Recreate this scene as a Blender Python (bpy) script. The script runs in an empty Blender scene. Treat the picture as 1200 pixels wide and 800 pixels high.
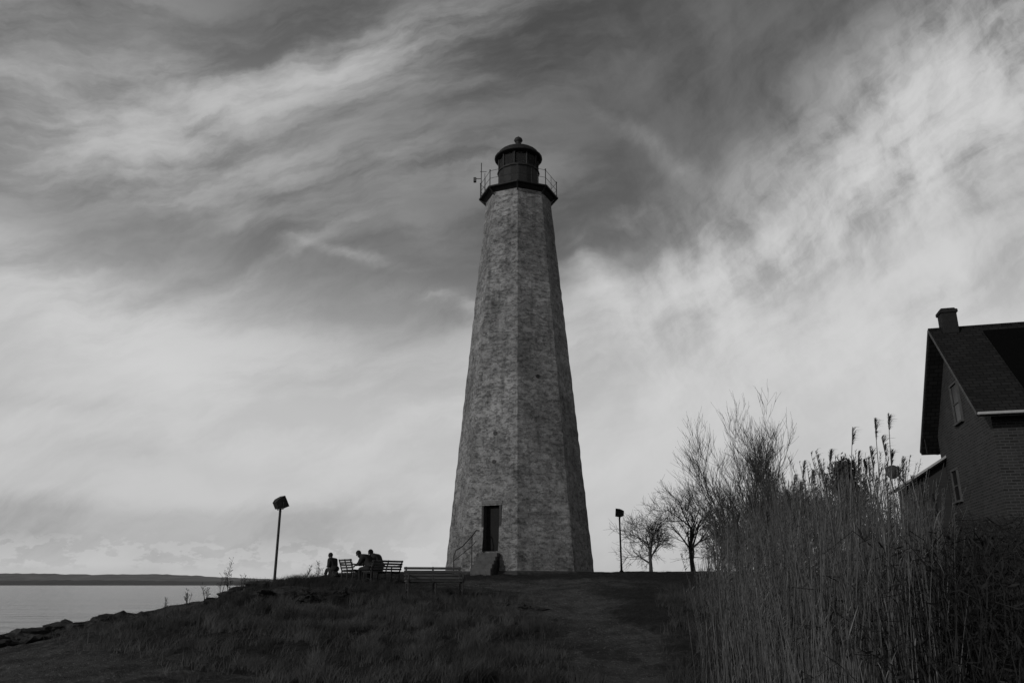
import bpy, bmesh, math, random
import numpy as np
from mathutils import Vector, Matrix, noise as mnoise
R=math.radians
C=bpy.context.scene.collection
SC=bpy.context.scene
F=933.33; TH=R(16.9); CT,ST=math.cos(TH),math.sin(TH)

# ------------------------------------------------------------------ camera
cam=bpy.data.objects.new('camera',bpy.data.cameras.new('camera')); C.objects.link(cam)
cam.data.lens=28; cam.data.sensor_width=36; cam.data.clip_end=60000; cam.data.clip_start=.1
cam.location=(0,0,0); cam.rotation_euler=(R(90)+TH,0,0); SC.camera=cam
SC.view_settings.view_transform='Standard'; SC.view_settings.look='None'; SC.view_settings.exposure=0

def ray(px,py):
    u=(px-600)/F; v=(400-py)/F
    return Vector((u,CT-v*ST,ST+v*CT))
def at(px,py,Y):
    d=ray(px,py); return d*(Y/d.y)

# ------------------------------------------------------------------ materials
def mat(name,v,v2=None,rough=.85,scale=6,detail=6,bump=0,bscale=None,coord='Object',spec=.3,stretch=(1,1,1),metal=0):
    m=bpy.data.materials.new(name); m.use_nodes=True; nt=m.node_tree; b=nt.nodes['Principled BSDF']
    b.inputs['Roughness'].default_value=rough; b.inputs['Metallic'].default_value=metal
    b.inputs['Specular IOR Level'].default_value=spec
    tc=nt.nodes.new('ShaderNodeTexCoord'); mp=nt.nodes.new('ShaderNodeMapping'); mp.inputs['Scale'].default_value=stretch
    nt.links.new(tc.outputs[coord],mp.inputs[0])
    n=nt.nodes.new('ShaderNodeTexNoise'); n.inputs['Scale'].default_value=scale; n.inputs['Detail'].default_value=detail; n.inputs['Roughness'].default_value=.65
    nt.links.new(mp.outputs[0],n.inputs['Vector'])
    cr=nt.nodes.new('ShaderNodeValToRGB'); v2=v*1.7 if v2 is None else v2
    cr.color_ramp.elements[0].position=.3; cr.color_ramp.elements[0].color=(v,v,v,1)
    cr.color_ramp.elements[1].position=.7; cr.color_ramp.elements[1].color=(v2,v2,v2,1)
    nt.links.new(n.outputs[0],cr.inputs[0]); nt.links.new(cr.outputs[0],b.inputs['Base Color'])
    if bump:
        n2=nt.nodes.new('ShaderNodeTexNoise'); n2.inputs['Scale'].default_value=bscale or scale*3; n2.inputs['Detail'].default_value=6
        nt.links.new(mp.outputs[0],n2.inputs['Vector'])
        bp=nt.nodes.new('ShaderNodeBump'); bp.inputs['Strength'].default_value=bump; bp.inputs['Distance'].default_value=.05
        nt.links.new(n2.outputs[0],bp.inputs['Height']); nt.links.new(bp.outputs[0],b.inputs['Normal'])
    return m

class NT:
    def __init__(s,nt): s.nt=nt
    def new(s,t): return s.nt.nodes.new(t)
    def put(s,sock,val):
        if isinstance(val,bpy.types.NodeSocket): s.nt.links.new(val,sock)
        else: sock.default_value=val
    def m(s,op,a,b=0.0,c=0.0,clamp=False):
        n=s.new('ShaderNodeMath'); n.operation=op; n.use_clamp=clamp
        s.put(n.inputs[0],a); s.put(n.inputs[1],b); s.put(n.inputs[2],c); return n.outputs[0]
    def dot(s,a,v):
        n=s.new('ShaderNodeVectorMath'); n.operation='DOT_PRODUCT'; s.put(n.inputs[0],a); s.put(n.inputs[1],v); return n.outputs['Value']
    def vm(s,op,a,b):
        n=s.new('ShaderNodeVectorMath'); n.operation=op; s.put(n.inputs[0],a); s.put(n.inputs[1],b); return n.outputs[0]
    def xyz(s,x,y,z):
        n=s.new('ShaderNodeCombineXYZ'); s.put(n.inputs[0],x); s.put(n.inputs[1],y); s.put(n.inputs[2],z); return n.outputs[0]
    def noise(s,vec,scale,detail=5,rough=.6,out=0,dist=0):
        n=s.new('ShaderNodeTexNoise'); s.put(n.inputs['Vector'],vec); n.inputs['Scale'].default_value=scale
        n.inputs['Detail'].default_value=detail; n.inputs['Roughness'].default_value=rough; n.inputs['Distortion'].default_value=dist; return n.outputs[out]
    def sm(s,x,a,b,lo=0.0,hi=1.0):
        n=s.new('ShaderNodeMapRange'); n.interpolation_type='SMOOTHSTEP'; s.put(n.inputs[0],x)
        n.inputs[1].default_value=a; n.inputs[2].default_value=b; n.inputs[3].default_value=lo; n.inputs[4].default_value=hi; return n.outputs[0]
    def mix(s,f,a,b):
        return s.m('ADD',s.m('MULTIPLY',a,s.m('SUBTRACT',1.0,f)),s.m('MULTIPLY',b,f))

# ------------------------------------------------------------------ world: Nishita sky with cirrus
SUN_EL=R(20); SUN_AZ=-52
sd=Vector((-math.sin(R(-SUN_AZ))*math.cos(SUN_EL),-math.cos(R(SUN_AZ))*math.cos(SUN_EL),math.sin(SUN_EL)))
w=bpy.data.worlds.new('World'); SC.world=w; w.use_nodes=True; nt=w.node_tree
bg=nt.nodes['Background']; k=NT(nt)
sky=k.new('ShaderNodeTexSky'); sky.sky_type='NISHITA'; sky.sun_disc=False; sky.sun_elevation=SUN_EL; sky.sun_rotation=math.atan2(sd.x,sd.y)
bw=k.new('ShaderNodeRGBToBW'); nt.links.new(sky.outputs[0],bw.inputs[0])
tc=k.new('ShaderNodeTexCoord'); D=tc.outputs['Generated']
sep=k.new('ShaderNodeSeparateXYZ'); nt.links.new(D,sep.inputs[0]); el=sep.outputs[2]
wn=k.noise(D,2.2,2,.5,out=1); wn=k.vm('SUBTRACT',wn,(.5,.5,.5)); wn=k.vm('MULTIPLY',wn,(.13,.13,.13))
wn2=k.noise(D,8.5,5,.6,out=1); wn2=k.vm('MULTIPLY',k.vm('SUBTRACT',wn2,(.5,.5,.5)),(.058,.058,.058))
DW=k.vm('ADD',k.vm('ADD',D,wn),wn2)
DS=k.vm('ADD',D,k.vm('MULTIPLY',wn,(.6,.6,.6)))
def axes(px,py,ang):
    c=ray(px,py).normalized(); e=ray(px+math.cos(R(ang)),py-math.sin(R(ang))).normalized()-c
    a=(e-c*e.dot(c)).normalized(); return c,a,c.cross(a)
def fibre(px,py,ang,sa,sb,sc_,detail=7,rough=.62,src=None):
    c,a,b=axes(px,py,ang); src=src or DW
    return k.noise(k.xyz(k.dot(src,tuple(a*sa)),k.dot(src,tuple(b*sb)),k.dot(src,tuple(c*sc_))),1.0,detail,rough)
fa=fibre(250,250,14,3.0,10,3,7,.60); fb=fibre(980,220,42,4.0,13,3,7,.63); fc=fibre(1100,120,112,6,12,3,7,.63)
side=k.sm(sep.outputs[0],.0,.25)
fb2=k.m('ADD',k.m('MULTIPLY',fb,.5),k.m('MULTIPLY',fc,.5))
fib=k.mix(side,fa,fb2)
fibc=k.sm(fib,.35,.66)
def blob(px,py,rx,ry,ang,src):
    c,a,b=axes(px,py,ang)
    X=k.dot(src,tuple(a/(rx/F))); Y=k.dot(src,tuple(b/(ry/F)))
    q=k.m('ADD',k.m('MULTIPLY',X,X),k.m('MULTIPLY',Y,Y)); g=k.m('EXPONENT',k.m('MULTIPLY',q,-1.0))
    return g
soft=[(230,490,430,80,-4,.20),(1090,310,260,150,25,.36),(100,390,320,80,-12,.28),(160,150,420,95,4,.22),(980,430,320,90,14,.25),(620,560,500,80,0,.12),(260,290,300,60,-5,.07)]
wisp=[
 (110,115,340,56,6,.52),(420,64,210,34,22,.42),(230,195,320,42,-4,.36),(300,255,240,22,-10,.16),
 (60,345,240,36,-14,.5),(170,425,190,28,-22,.28),(330,500,260,30,4,.25),
 (1000,230,290,74,38,1.05),(1110,100,90,62,50,1.0),(1150,230,120,90,30,.6),(800,335,180,40,20,.85),(1070,370,240,56,15,.42),
 (712,355,80,18,-55,.6),(425,315,60,6,-16,.36),(532,366,40,8,-8,.6),(330,325,120,9,25,.26),(735,262,50,14,24,.3),(780,180,80,12,-30,.16),(60,10,160,20,14,.2)]
dark=[(50,487,120,11,-4,.24),(260,566,100,14,-6,.18),(850,505,80,8,5,.1),(1080,345,110,14,14,.2),(480,405,150,14,20,.14),(650,110,230,110,0,.06),(1200,10,90,50,20,.28)]
S=k.sm(el,.42,.17,.0,.80)
for p in soft: S=k.m('ADD',S,k.m('MULTIPLY',blob(*p[:5],DS),p[5]))
S=k.m('MULTIPLY',S,k.m('ADD',.77,k.m('MULTIPLY',fibc,.36)))
Wd=0.0
for p in wisp: Wd=k.m('ADD',Wd,k.m('MULTIPLY',blob(*p[:5],DW),p[5]))
Wd=k.m('MULTIPLY',Wd,k.m('ADD',.06,fibc))
Kd=0.0
for p in dark: Kd=k.m('ADD',Kd,k.m('MULTIPLY',blob(*p[:5],DW),p[5]))
bank=k.m('MULTIPLY',k.m('MULTIPLY',k.sm(el,.0,.05),k.sm(k.m('ADD',el,k.m('MULTIPLY',k.m('SUBTRACT',fa,.5),.06)),.105,.075)),k.sm(sep.outputs[0],.02,-.30))
cn=k.noise(k.vm('MULTIPLY',D,(1,1,2.0)),34,5,.62)
cum=k.m('MULTIPLY',k.sm(k.m('SUBTRACT',cn,k.m('MULTIPLY',el,2.2)),.40,.46),k.m('MULTIPLY',k.sm(el,.012,.022),k.sm(el,.060,.036)))
cum=k.m('MULTIPLY',cum,k.sm(sep.outputs[0],.0,-.15))
thin=k.m('MULTIPLY',fibc,.07)
dens=k.m('ADD',k.m('ADD',k.m('ADD',S,Wd),thin),k.m('MULTIPLY',cum,.22))
dens=k.m('SUBTRACT',k.m('SUBTRACT',dens,Kd),k.m('MULTIPLY',bank,.40))
dens=k.m('MAXIMUM',dens,0.0)
dens=k.m('SUBTRACT',1.0,k.m('EXPONENT',k.m('MULTIPLY',dens,-1.25)))
clear=k.m('ADD',.035,k.m('MULTIPLY',bw.outputs[0],.030))
clear=k.m('MINIMUM',clear,.2)
val=k.mix(dens,clear,.70)
val=k.m('MULTIPLY',val,10.0)
cb=k.new('ShaderNodeCombineColor')
for i in range(3): nt.links.new(val,cb.inputs[i])
nt.links.new(cb.outputs[0],bg.inputs[0]); bg.inputs[1].default_value=.1

sl=bpy.data.lights.new('sun','SUN'); sl.energy=1.4; sl.angle=R(2.5); sl.color=(1,.99,.98)
so=bpy.data.objects.new('sun',sl); C.objects.link(so); so.rotation_euler=(-sd).to_track_quat('-Z','Y').to_euler()

# ------------------------------------------------------------------ mesh helpers
class MB:
    def __init__(s): s.v=[]; s.f=[]
    def add(s,vs,fs):
        o=len(s.v); s.v+= [tuple(x) for x in vs]; s.f+=[tuple(i+o for i in f) for f in fs]
    def box(s,c,d,rz=0,M=None):
        x,y,z=[q/2 for q in d]; vs=[Vector((i*x,j*y,l*z)) for i in(-1,1) for j in(-1,1) for l in(-1,1)]
        m=Matrix.Translation(Vector(c))@(M if M else Matrix.Rotation(rz,4,'Z'))
        s.add([m@v for v in vs],[(0,1,3,2),(4,6,7,5),(0,4,5,1),(2,3,7,6),(0,2,6,4),(1,5,7,3)])
    def path(s,pts,r,n=6):
        pts=[Vector(p) for p in pts]; rs=r if isinstance(r,(list,tuple)) else [r]*len(pts)
        vs=[];fs=[]; a=None
        for i,p in enumerate(pts):
            d=(pts[min(i+1,len(pts)-1)]-pts[max(i-1,0)]).normalized()
            a=d.orthogonal().normalized() if a is None else (a-d*a.dot(d)).normalized()
            b=d.cross(a)
            for j in range(n):
                t=2*math.pi*j/n; vs.append(p+(a*math.cos(t)+b*math.sin(t))*rs[i])
        for i in range(len(pts)-1):
            for j in range(n): fs.append((i*n+j,i*n+(j+1)%n,(i+1)*n+(j+1)%n,(i+1)*n+j))
        fs+=[tuple(range(n-1,-1,-1)),tuple(range((len(pts)-1)*n,len(pts)*n))]
        s.add(vs,fs)
    def lathe(s,prof,n=16,c=(0,0,0),a0=0):
        vs=[];fs=[]
        for r,z in prof:
            for i in range(n):
                t=a0+2*math.pi*i/n; vs.append((c[0]+r*math.cos(t),c[1]+r*math.sin(t),c[2]+z))
        for j in range(len(prof)-1):
            for i in range(n): fs.append((j*n+i,j*n+(i+1)%n,(j+1)*n+(i+1)%n,(j+1)*n+i))
        fs+=[tuple(range(n-1,-1,-1)),tuple(range((len(prof)-1)*n,len(prof)*n))]
        s.add(vs,fs)
    def ell(s,c,r,M=None,n=12,m=8):
        vs=[];fs=[]
        for j in range(m+1):
            ph=math.pi*j/m-math.pi/2
            for i in range(n):
                t=2*math.pi*i/n; v=Vector((r[0]*math.cos(ph)*math.cos(t),r[1]*math.cos(ph)*math.sin(t),r[2]*math.sin(ph)))
                if M: v=M@v
                vs.append(v+Vector(c))
        for j in range(m):
            for i in range(n): fs.append((j*n+i,j*n+(i+1)%n,(j+1)*n+(i+1)%n,(j+1)*n+i))
        s.add(vs,fs)
    def prism(s,poly,y0,y1,ax='y'):
        n=len(poly)
        def P(a,b,t): return (a,t,b) if ax=='y' else (t,a,b)
        vs=[P(a,b,y0) for a,b in poly]+[P(a,b,y1) for a,b in poly]
        s.add(vs,[tuple(range(n)),tuple(range(2*n-1,n-1,-1))]+[(i,n+i,n+(i+1)%n,(i+1)%n) for i in range(n)])
    def build(s,name,m,parent=None,smooth=False,bevel=0):
        me=bpy.data.meshes.new(name); me.from_pydata([tuple(v) for v in s.v],[],s.f)
        bm=bmesh.new(); bm.from_mesh(me)
        if bevel:
            bmesh.ops.bevel(bm,geom=list(bm.edges),offset=bevel,segments=1,affect='EDGES')
        bmesh.ops.recalc_face_normals(bm,faces=bm.faces); bm.to_mesh(me); bm.free()
        me.materials.append(m)
        if smooth: me.polygons.foreach_set('use_smooth',[True]*len(me.polygons))
        o=bpy.data.objects.new(name,me); C.objects.link(o)
        if parent: o.parent=parent
        return o
def tag(o,label=None,cat=None,group=None,kind=None):
    if label: o['label']=label
    if cat: o['category']=cat
    if group: o['group']=group
    if kind: o['kind']=kind
    return o
def empty(name,loc,rz=0,**kw):
    o=bpy.data.objects.new(name,None); C.objects.link(o); o.location=loc; o.rotation_euler=(0,0,rz); o.empty_display_size=.3
    return tag(o,**kw)
def np_mesh(name,V,Q,m,n=4,smooth=False):
    me=bpy.data.meshes.new(name); V=np.asarray(V,dtype=np.float32).reshape(-1,3); Q=np.asarray(Q,dtype=np.int32).reshape(-1,n)
    me.vertices.add(len(V)); me.vertices.foreach_set('co',V.ravel())
    me.loops.add(Q.size); me.loops.foreach_set('vertex_index',Q.ravel())
    me.polygons.add(len(Q)); me.polygons.foreach_set('loop_start',np.arange(0,Q.size,n,dtype=np.int32))
    me.update(calc_edges=True); me.validate()
    if smooth: me.polygons.foreach_set('use_smooth',[True]*len(me.polygons))
    me.materials.append(m); o=bpy.data.objects.new(name,me); C.objects.link(o); return o
def ribbons(P,Wv):
    N,K,_=P.shape; V=np.stack([P-Wv,P+Wv],axis=2).reshape(-1,3)
    i=np.arange(N)[:,None]*K*2+np.arange(K-1)[None,:]*2
    Q=np.stack([i,i+1,i+3,i+2],axis=-1).reshape(-1,4); return V,Q
def join(parts):
    Vs=[];Qs=[];o=0
    for V,Q in parts: Vs.append(V); Qs.append(Q+o); o+=len(V)
    return np.concatenate(Vs),np.concatenate(Qs)

# ------------------------------------------------------------------ terrain
BY=[-200,0,12,15,19,23,26,29,31,34,37,44,60,75,95,130,400]
BZ=[-1.7,-1.65,-1.6,-1.5,-1.12,-.70,-.42,-.2,-.1,.06,.38,.62,.5,-.4,-4,-8,-8]
def smooth_noise(x,y,s,seed=0):
    rs=np.random.RandomState(seed); z=0
    for i in range(7):
        a=rs.rand()*6.283; f=s*(1+rs.rand()*1.2); z=z+np.sin((x*np.cos(a)+y*np.sin(a))*f+rs.rand()*6.283+1.3*np.sin((x*np.sin(a)-y*np.cos(a))*f*.7))
    return z/7
def pathx(y): return np.interp(y,[0,14,18,22,26,30,33,36],[2.4,2.2,2.1,1.9,1.5,.8,.1,-.5])
def zt(x,y):
    x=np.asarray(x,dtype=float); y=np.asarray(y,dtype=float)
    z=np.interp(y,BY,BZ)
    z=(z+np.interp(y-1.2,BY,BZ)+np.interp(y+1.2,BY,BZ))/3
    l=np.maximum(0,-x-8.2); z=z-.165*l-.05*np.maximum(0,-x-15.5)**1.7
    z=z-.24/(1+np.exp((x+9.75)*3.2))*(1/(1+np.exp(-(y-24)*1.0)))
    z=z+.28*np.exp(-((x+7.4)/1.9)**4-((y-28.4)/1.3)**2)+.14*np.exp(-((x+4.6)/1.6)**2-((y-27)/1.5)**2)
    z=z+.14*np.exp(-((x-3.6)/1.6)**2-((y-34)/2.5)**2)
    z=z-.20/(1+np.exp((y-25.9-.5*np.sin(x*1.1))*5))*np.exp(-((x+6.6)/3.2)**4)*(1/(1+np.exp(-(y-22.5)*1.2)))
    p=np.exp(-((x-pathx(y))/1.7)**2); z=z-.14*p*(1/(1+np.exp((y-33)*1.5)))
    rough=np.where(x<-9,1.6,.7)
    z=z+.075*rough*smooth_noise(x,y,1.1,1)+.045*rough*smooth_noise(x,y,3.1,2)+.024*rough*smooth_noise(x,y,8,3)
    return np.maximum(z,-9)
def Z(x,y): return float(zt(x,y))
def ax(pts):
    out=[]
    for (a,b,s) in pts: out+=list(np.arange(a,b,s))
    return np.array(out)
gx=ax([(-90,-30,4),(-30,-20,.6),(-20,14,.14),(14,30,.8),(30,80,5),(80,600,40)]); gy=ax([(-120,6,6),(6,12,.8),(12,40,.14),(40,60,1),(60,140,5),(140,200,15)])
X,Y=np.meshgrid(gx,gy); ZZ=zt(X,Y)
rg_=np.random.RandomState(2)
ZZ=ZZ+np.where((Y>11)&(Y<40),.02*smooth_noise(X,Y,14,5)+.016*rg_.normal(0,1,X.shape),0)
nx=len(gx); ii=(np.arange(len(gy)-1)[:,None]*nx+np.arange(nx-1)[None,:]); Q=np.stack([ii,ii+1,ii+1+nx,ii+nx],-1)
gm=bpy.data.materials.new('earth'); gm.use_nodes=True; g=NT(gm.node_tree); b=gm.node_tree.nodes['Principled BSDF']
b.inputs['Roughness'].default_value=.95; b.inputs['Specular IOR Level'].default_value=.15
at_=g.new('ShaderNodeAttribute'); at_.attribute_name='bare'; bare=at_.outputs['Fac']
pos=g.new('ShaderNodeTexCoord').outputs['Object']
n1=g.noise(pos,.8,6,.6); n2=g.noise(pos,5,6,.75); n3=g.noise(pos,38,3,.6)
bm_=g.sm(g.m('ADD',bare,g.m('ADD',g.m('MULTIPLY',g.m('SUBTRACT',n2,.5),1.1),g.m('MULTIPLY',g.m('SUBTRACT',n1,.5),1.1))),.2,.95)
soil=g.m('MULTIPLY',g.m('ADD',.020,g.m('MULTIPLY',n2,.075)),g.m('ADD',.25,g.m('MULTIPLY',n3,1.4)))
soil=g.m('MULTIPLY',soil,g.sm(n1,.3,.65,.6,1.5))
peb=g.sm(g.noise(pos,15,2,.5),.62,.67); soil=g.m('ADD',soil,g.m('MULTIPLY',peb,.08))
turf=g.m('MULTIPLY',g.m('ADD',.010,g.m('MULTIPLY',n1,.03)),g.m('ADD',.4,n3))
col=g.mix(bm_,turf,soil); cc=g.new('ShaderNodeCombineColor')
for i in range(3): gm.node_tree.links.new(col,cc.inputs[i])
gm.node_tree.links.new(cc.outputs[0],b.inputs['Base Color'])
bp=g.new('ShaderNodeBump'); bp.inputs['Strength'].default_value=1; bp.inputs['Distance'].default_value=.12
gm.node_tree.links.new(g.m('ADD',n2,g.m('MULTIPLY',n3,.4)),bp.inputs['Height']); gm.node_tree.links.new(bp.outputs[0],b.inputs['Normal'])
ground=np_mesh('ground',np.stack([X,Y,ZZ],-1),Q,gm,4,True); tag(ground,kind='structure')
def bare_f(x,y):
    p=np.exp(-((x-pathx(y)+.3*np.sin(y*.9))/(1.15+.05*(y-14)))**2)*1.1/(1+np.exp((y-34)*1.2))
    left=1/(1+np.exp(((x+6.2)+(y-16)*1.0)*1.2))*(y<24)
    top=.75*np.exp(-((y-32)/2.6)**2)*np.exp(-((x-1.5)/5.0)**2)+.5*np.exp(-((x+14)/2.5)**2)
    return np.clip(p+left+top,0,1)
a=ground.data.attributes.new('bare','FLOAT','POINT'); a.data.foreach_set('value',bare_f(X,Y).ravel().astype(np.float32))

# sea
SEA=-5.6
sm_=bpy.data.materials.new('sea_water'); sm_.use_nodes=True; g=NT(sm_.node_tree); b=sm_.node_tree.nodes['Principled BSDF']
b.inputs['Base Color'].default_value=(.13,.13,.13,1); b.inputs['Roughness'].default_value=.14; b.inputs['IOR'].default_value=1.33
pos=g.new('ShaderNodeTexCoord').outputs['Object']
h=g.m('ADD',g.noise(g.vm('MULTIPLY',pos,(.25,1,1)),.35,5,.65),g.m('MULTIPLY',g.noise(g.vm('MULTIPLY',pos,(.2,1,1)),.04,5,.65),4.0))
bp=g.new('ShaderNodeBump'); bp.inputs['Strength'].default_value=.9; bp.inputs['Distance'].default_value=1.2
sm_.node_tree.links.new(h,bp.inputs['Height']); sm_.node_tree.links.new(bp.outputs[0],b.inputs['Normal'])
sx=np.array([-30000,-8000,-2000,-500,-100,0,100,500,2000,8000,30000.]); sy=np.array([-5000,-500,0,50,100,200,500,1500,4000,12000,40000.])
X2,Y2=np.meshgrid(sx,sy); ii=(np.arange(10)[:,None]*11+np.arange(10)[None,:])
tag(np_mesh('water',np.stack([X2,Y2,np.full_like(X2,SEA)],-1),np.stack([ii,ii+1,ii+12,ii+11],-1),sm_),kind='structure')
def hills(name,y0,dep,hf,seed,v):
    xs=np.arange(-7000,7000,25.0); rs=np.random.RandomState(seed); prof=hf(xs)
    h=prof*(1+.12*np.sin(xs/310+seed)+.08*np.sin(xs/130+2*seed))+rs.rand(len(xs))*3.5
    rows=[]
    for t,f in((0,0),(.12,.35),(.3,.7),(.55,1),(1,.3)):
        rows.append(np.stack([xs,np.full_like(xs,y0+dep*t)+60*np.sin(xs/400),SEA-1+(h-SEA)*f],-1))
    V=np.stack(rows); n=len(xs); ii=np.arange(4)[:,None]*n+np.arange(n-1)[None,:]
    return tag(np_mesh(name,V,np.stack([ii,ii+1,ii+n+1,ii+n],-1),mat(name+'_hazed_woodland',v,v*1.5,scale=.01),4,True),kind='structure')  # distance haze is painted in: base colour lightened to stand for it
hills('hills',3600,900,lambda x:np.interp(x,[-7000,-2300,-1700,-1200,-700,7000],[64,48,36,24,16,12]),1,.14)
hills('far_shore',2900,250,lambda x:np.interp(x,[-7000,-2000,-1200,-800,7000],[16,14,10,6,5]),4,.07)

# ------------------------------------------------------------------ lighthouse
stone=bpy.data.materials.new('weathered_sandstone'); stone.use_nodes=True; g=NT(stone.node_tree); b=stone.node_tree.nodes['Principled BSDF']
b.inputs['Roughness'].default_value=.9; b.inputs['Specular IOR Level'].default_value=.2
tcn=g.new('ShaderNodeTexCoord'); uv=tcn.outputs['UV']; ob=tcn.outputs['Object']
uvw=g.vm('ADD',uv,g.vm('MULTIPLY',g.vm('SUBTRACT',g.noise(ob,2.3,5,.65,out=1),(.5,.5,.5)),(.22,.12,0)))
bt=g.new('ShaderNodeTexBrick'); g.put(bt.inputs['Vector'],uvw); bt.inputs['Scale'].default_value=1
bt.inputs['Brick Width'].default_value=.7; bt.inputs['Row Height'].default_value=.3; bt.inputs['Mortar Size'].default_value=.016; bt.inputs['Mortar Smooth'].default_value=.8
bt.inputs['Color1'].default_value=(.15,.15,.15,1); bt.inputs['Color2'].default_value=(.21,.21,.21,1); bt.inputs['Mortar'].default_value=(.07,.07,.07,1); bt.offset=.5
s2=g.new('ShaderNodeSeparateColor'); g.put(s2.inputs[0],bt.outputs['Color']); br=s2.outputs[0]
plaster=g.m('ADD',.09,g.m('MULTIPLY',g.noise(ob,9,5,.78),.21))
jm=g.sm(g.noise(ob,1.3,7,.75),.38,.56,.35,.95)
basec=g.mix(jm,br,plaster)
# worn coating: ragged pale remains, small flakes, broad damp stains
lay=g.vm('MULTIPLY',ob,(1,1,1.7))
wh=g.sm(g.noise(lay,1.0,10,.80),.485,.55); basec=g.m('ADD',basec,g.m('MULTIPLY',wh,.085))
flk=g.sm(g.noise(g.vm('MULTIPLY',ob,(1,1,2.0)),3.4,9,.84),.52,.57); basec=g.m('MULTIPLY',basec,g.m('SUBTRACT',1.0,g.m('MULTIPLY',flk,.48)))
lite=g.sm(g.noise(lay,7,6,.84),.56,.62); basec=g.m('ADD',basec,g.m('MULTIPLY',lite,.10))
stn=g.sm(g.noise(ob,1.0,9,.78,dist=.5),.52,.64); basec=g.m('MULTIPLY',basec,g.m('SUBTRACT',1.0,g.m('MULTIPLY',stn,.40)))
st=g.sm(g.noise(g.vm('MULTIPLY',ob,(1,1,.07)),2.6,4,.6),.5,.72); basec=g.m('MULTIPLY',basec,g.m('SUBTRACT',1.0,g.m('MULTIPLY',st,.34)))
big=g.noise(g.vm('MULTIPLY',ob,(1,1,.6)),.4,4,.6); basec=g.m('MULTIPLY',basec,g.sm(big,.3,.7,.7,1.28))
spk=g.sm(g.noise(ob,15,3,.7),.64,.70); basec=g.m('MULTIPLY',basec,g.m('SUBTRACT',1.0,g.m('MULTIPLY',spk,.7)))
cc=g.new('ShaderNodeCombineColor')
for i in range(3): g.put(cc.inputs[i],basec)
g.put(b.inputs['Base Color'],cc.outputs[0])
bp=g.new('ShaderNodeBump'); bp.inputs['Strength'].default_value=.7; bp.inputs['Distance'].default_value=.05
g.put(bp.inputs['Height'],g.m('SUBTRACT',g.m('ADD',g.m('MULTIPLY',plaster,4),g.m('MULTIPLY',br,2)),g.m('MULTIPLY',flk,.5))); g.put(b.inputs['Normal'],bp.outputs[0])
iron=mat('black_iron',.012,.03,rough=.6,scale=12,bump=.2)
darkpaint=mat('dark_painted_metal',.010,.025,rough=.7,scale=5,bump=.15)
glass=bpy.data.materials.new('lantern_glass'); glass.use_nodes=True
gb=glass.node_tree.nodes['Principled BSDF']; gb.inputs['Transmission Weight'].default_value=.92; gb.inputs['Roughness'].default_value=.08; gb.inputs['IOR'].default_value=1.03; gb.inputs['Base Color'].default_value=(.35,.35,.35,1)
concrete=mat('worn_concrete',.02,.06,scale=5,bump=.5)
LX,LY=.37,41.0; LZ=.5
lh=empty('lighthouse',(LX,LY,LZ),0,label='tall tapering octagonal stone lighthouse with a black lantern room on the grassy rise',cat='lighthouse')
ROT=R(-2); HT=20.22; RB,RT=3.70,1.83
def rad(z): return RB+(RT-RB)*z/HT
rng=random.Random(3)
rows=[-1.0]+[round(i*.3,3) for i in range(0,67)]+[HT]
rows=[r for r in rows if abs(r-.93)>.14 and abs(r-3.03)>.14]; rows=sorted(set(rows+[.93,3.03]))
jit={(i,j):rng.uniform(-.028,.014) for i in range(8) for j in range(len(rows))}
V=[];Fc=[];UV=[]
def corner(i,j):
    r=rad(rows[j])+jit[(i%8,j)]; t=R(-90)+ROT-i*R(45); return Vector((r*math.cos(t),r*math.sin(t),rows[j]))
for i in range(8):
    for j in range(len(rows)-1):
        a0,a1,b0,b1=corner(i,j),corner(i+1,j),corner(i,j+1),corner(i+1,j+1)
        def quad(P,us):
            o=len(V); V.extend(P); Fc.append((o,o+1,o+2,o+3)); UV.extend(us)
        w0=(a1-a0).length; w1=(b1-b0).length; z0,z1=rows[j],rows[j+1]; ub=i*3.3
        if i==0 and z0>=.92 and z1<=3.04:
            hw=.41
            for sgn in(0,1):
                f0=[(0,.5-hw/w0),(.5+hw/w0,1)][sgn]; f1=[(0,.5-hw/w1),(.5+hw/w1,1)][sgn]
                P=[a0.lerp(a1,f0[0]),a0.lerp(a1,f0[1]),b0.lerp(b1,f1[1]),b0.lerp(b1,f1[0])]
                quad(P,[(ub+(f0[0]-.5)*w0,z0),(ub+(f0[1]-.5)*w0,z0),(ub+(f1[1]-.5)*w1,z1),(ub+(f1[0]-.5)*w1,z1)])
        else: quad([a0,a1,b1,b0],[(ub-w0/2,z0),(ub+w0/2,z0),(ub+w1/2,z1),(ub-w1/2,z1)])
me=bpy.data.meshes.new('shaft'); me.from_pydata([tuple(v) for v in V],[],Fc); ul=me.uv_layers.new(name='UV')
for li in range(len(me.loops)): ul.data[li].uv=UV[me.loops[li].vertex_index]
bmm=bmesh.new(); bmm.from_mesh(me); bmesh.ops.remove_doubles(bmm,verts=bmm.verts,dist=.0005); bmesh.ops.recalc_face_normals(bmm,faces=bmm.faces); bmm.to_mesh(me); bmm.free()
me.materials.append(stone); sh=bpy.data.objects.new('shaft',me); C.objects.link(sh); sh.parent=lh
fn=R(-112.5)+ROT; n_=Vector((math.cos(fn),math.sin(fn),0)); tl=Vector((n_.y,-n_.x,0))
if tl.x>0: tl=-tl
DM=Matrix(((tl.x,n_.x,0,0),(tl.y,n_.y,0,0),(0,0,1,0),(0,0,0,1)))
def apo(z): return rad(z)*math.cos(R(22.5))
def L(s,o,z): v=tl*s+n_*o; return Vector((v.x,v.y,z))
m=MB()
for s in(-1,1):
    m.box(L(s*.46,apo(1.98)-.28,1.98),(.1,.52,2.1),M=DM)
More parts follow.
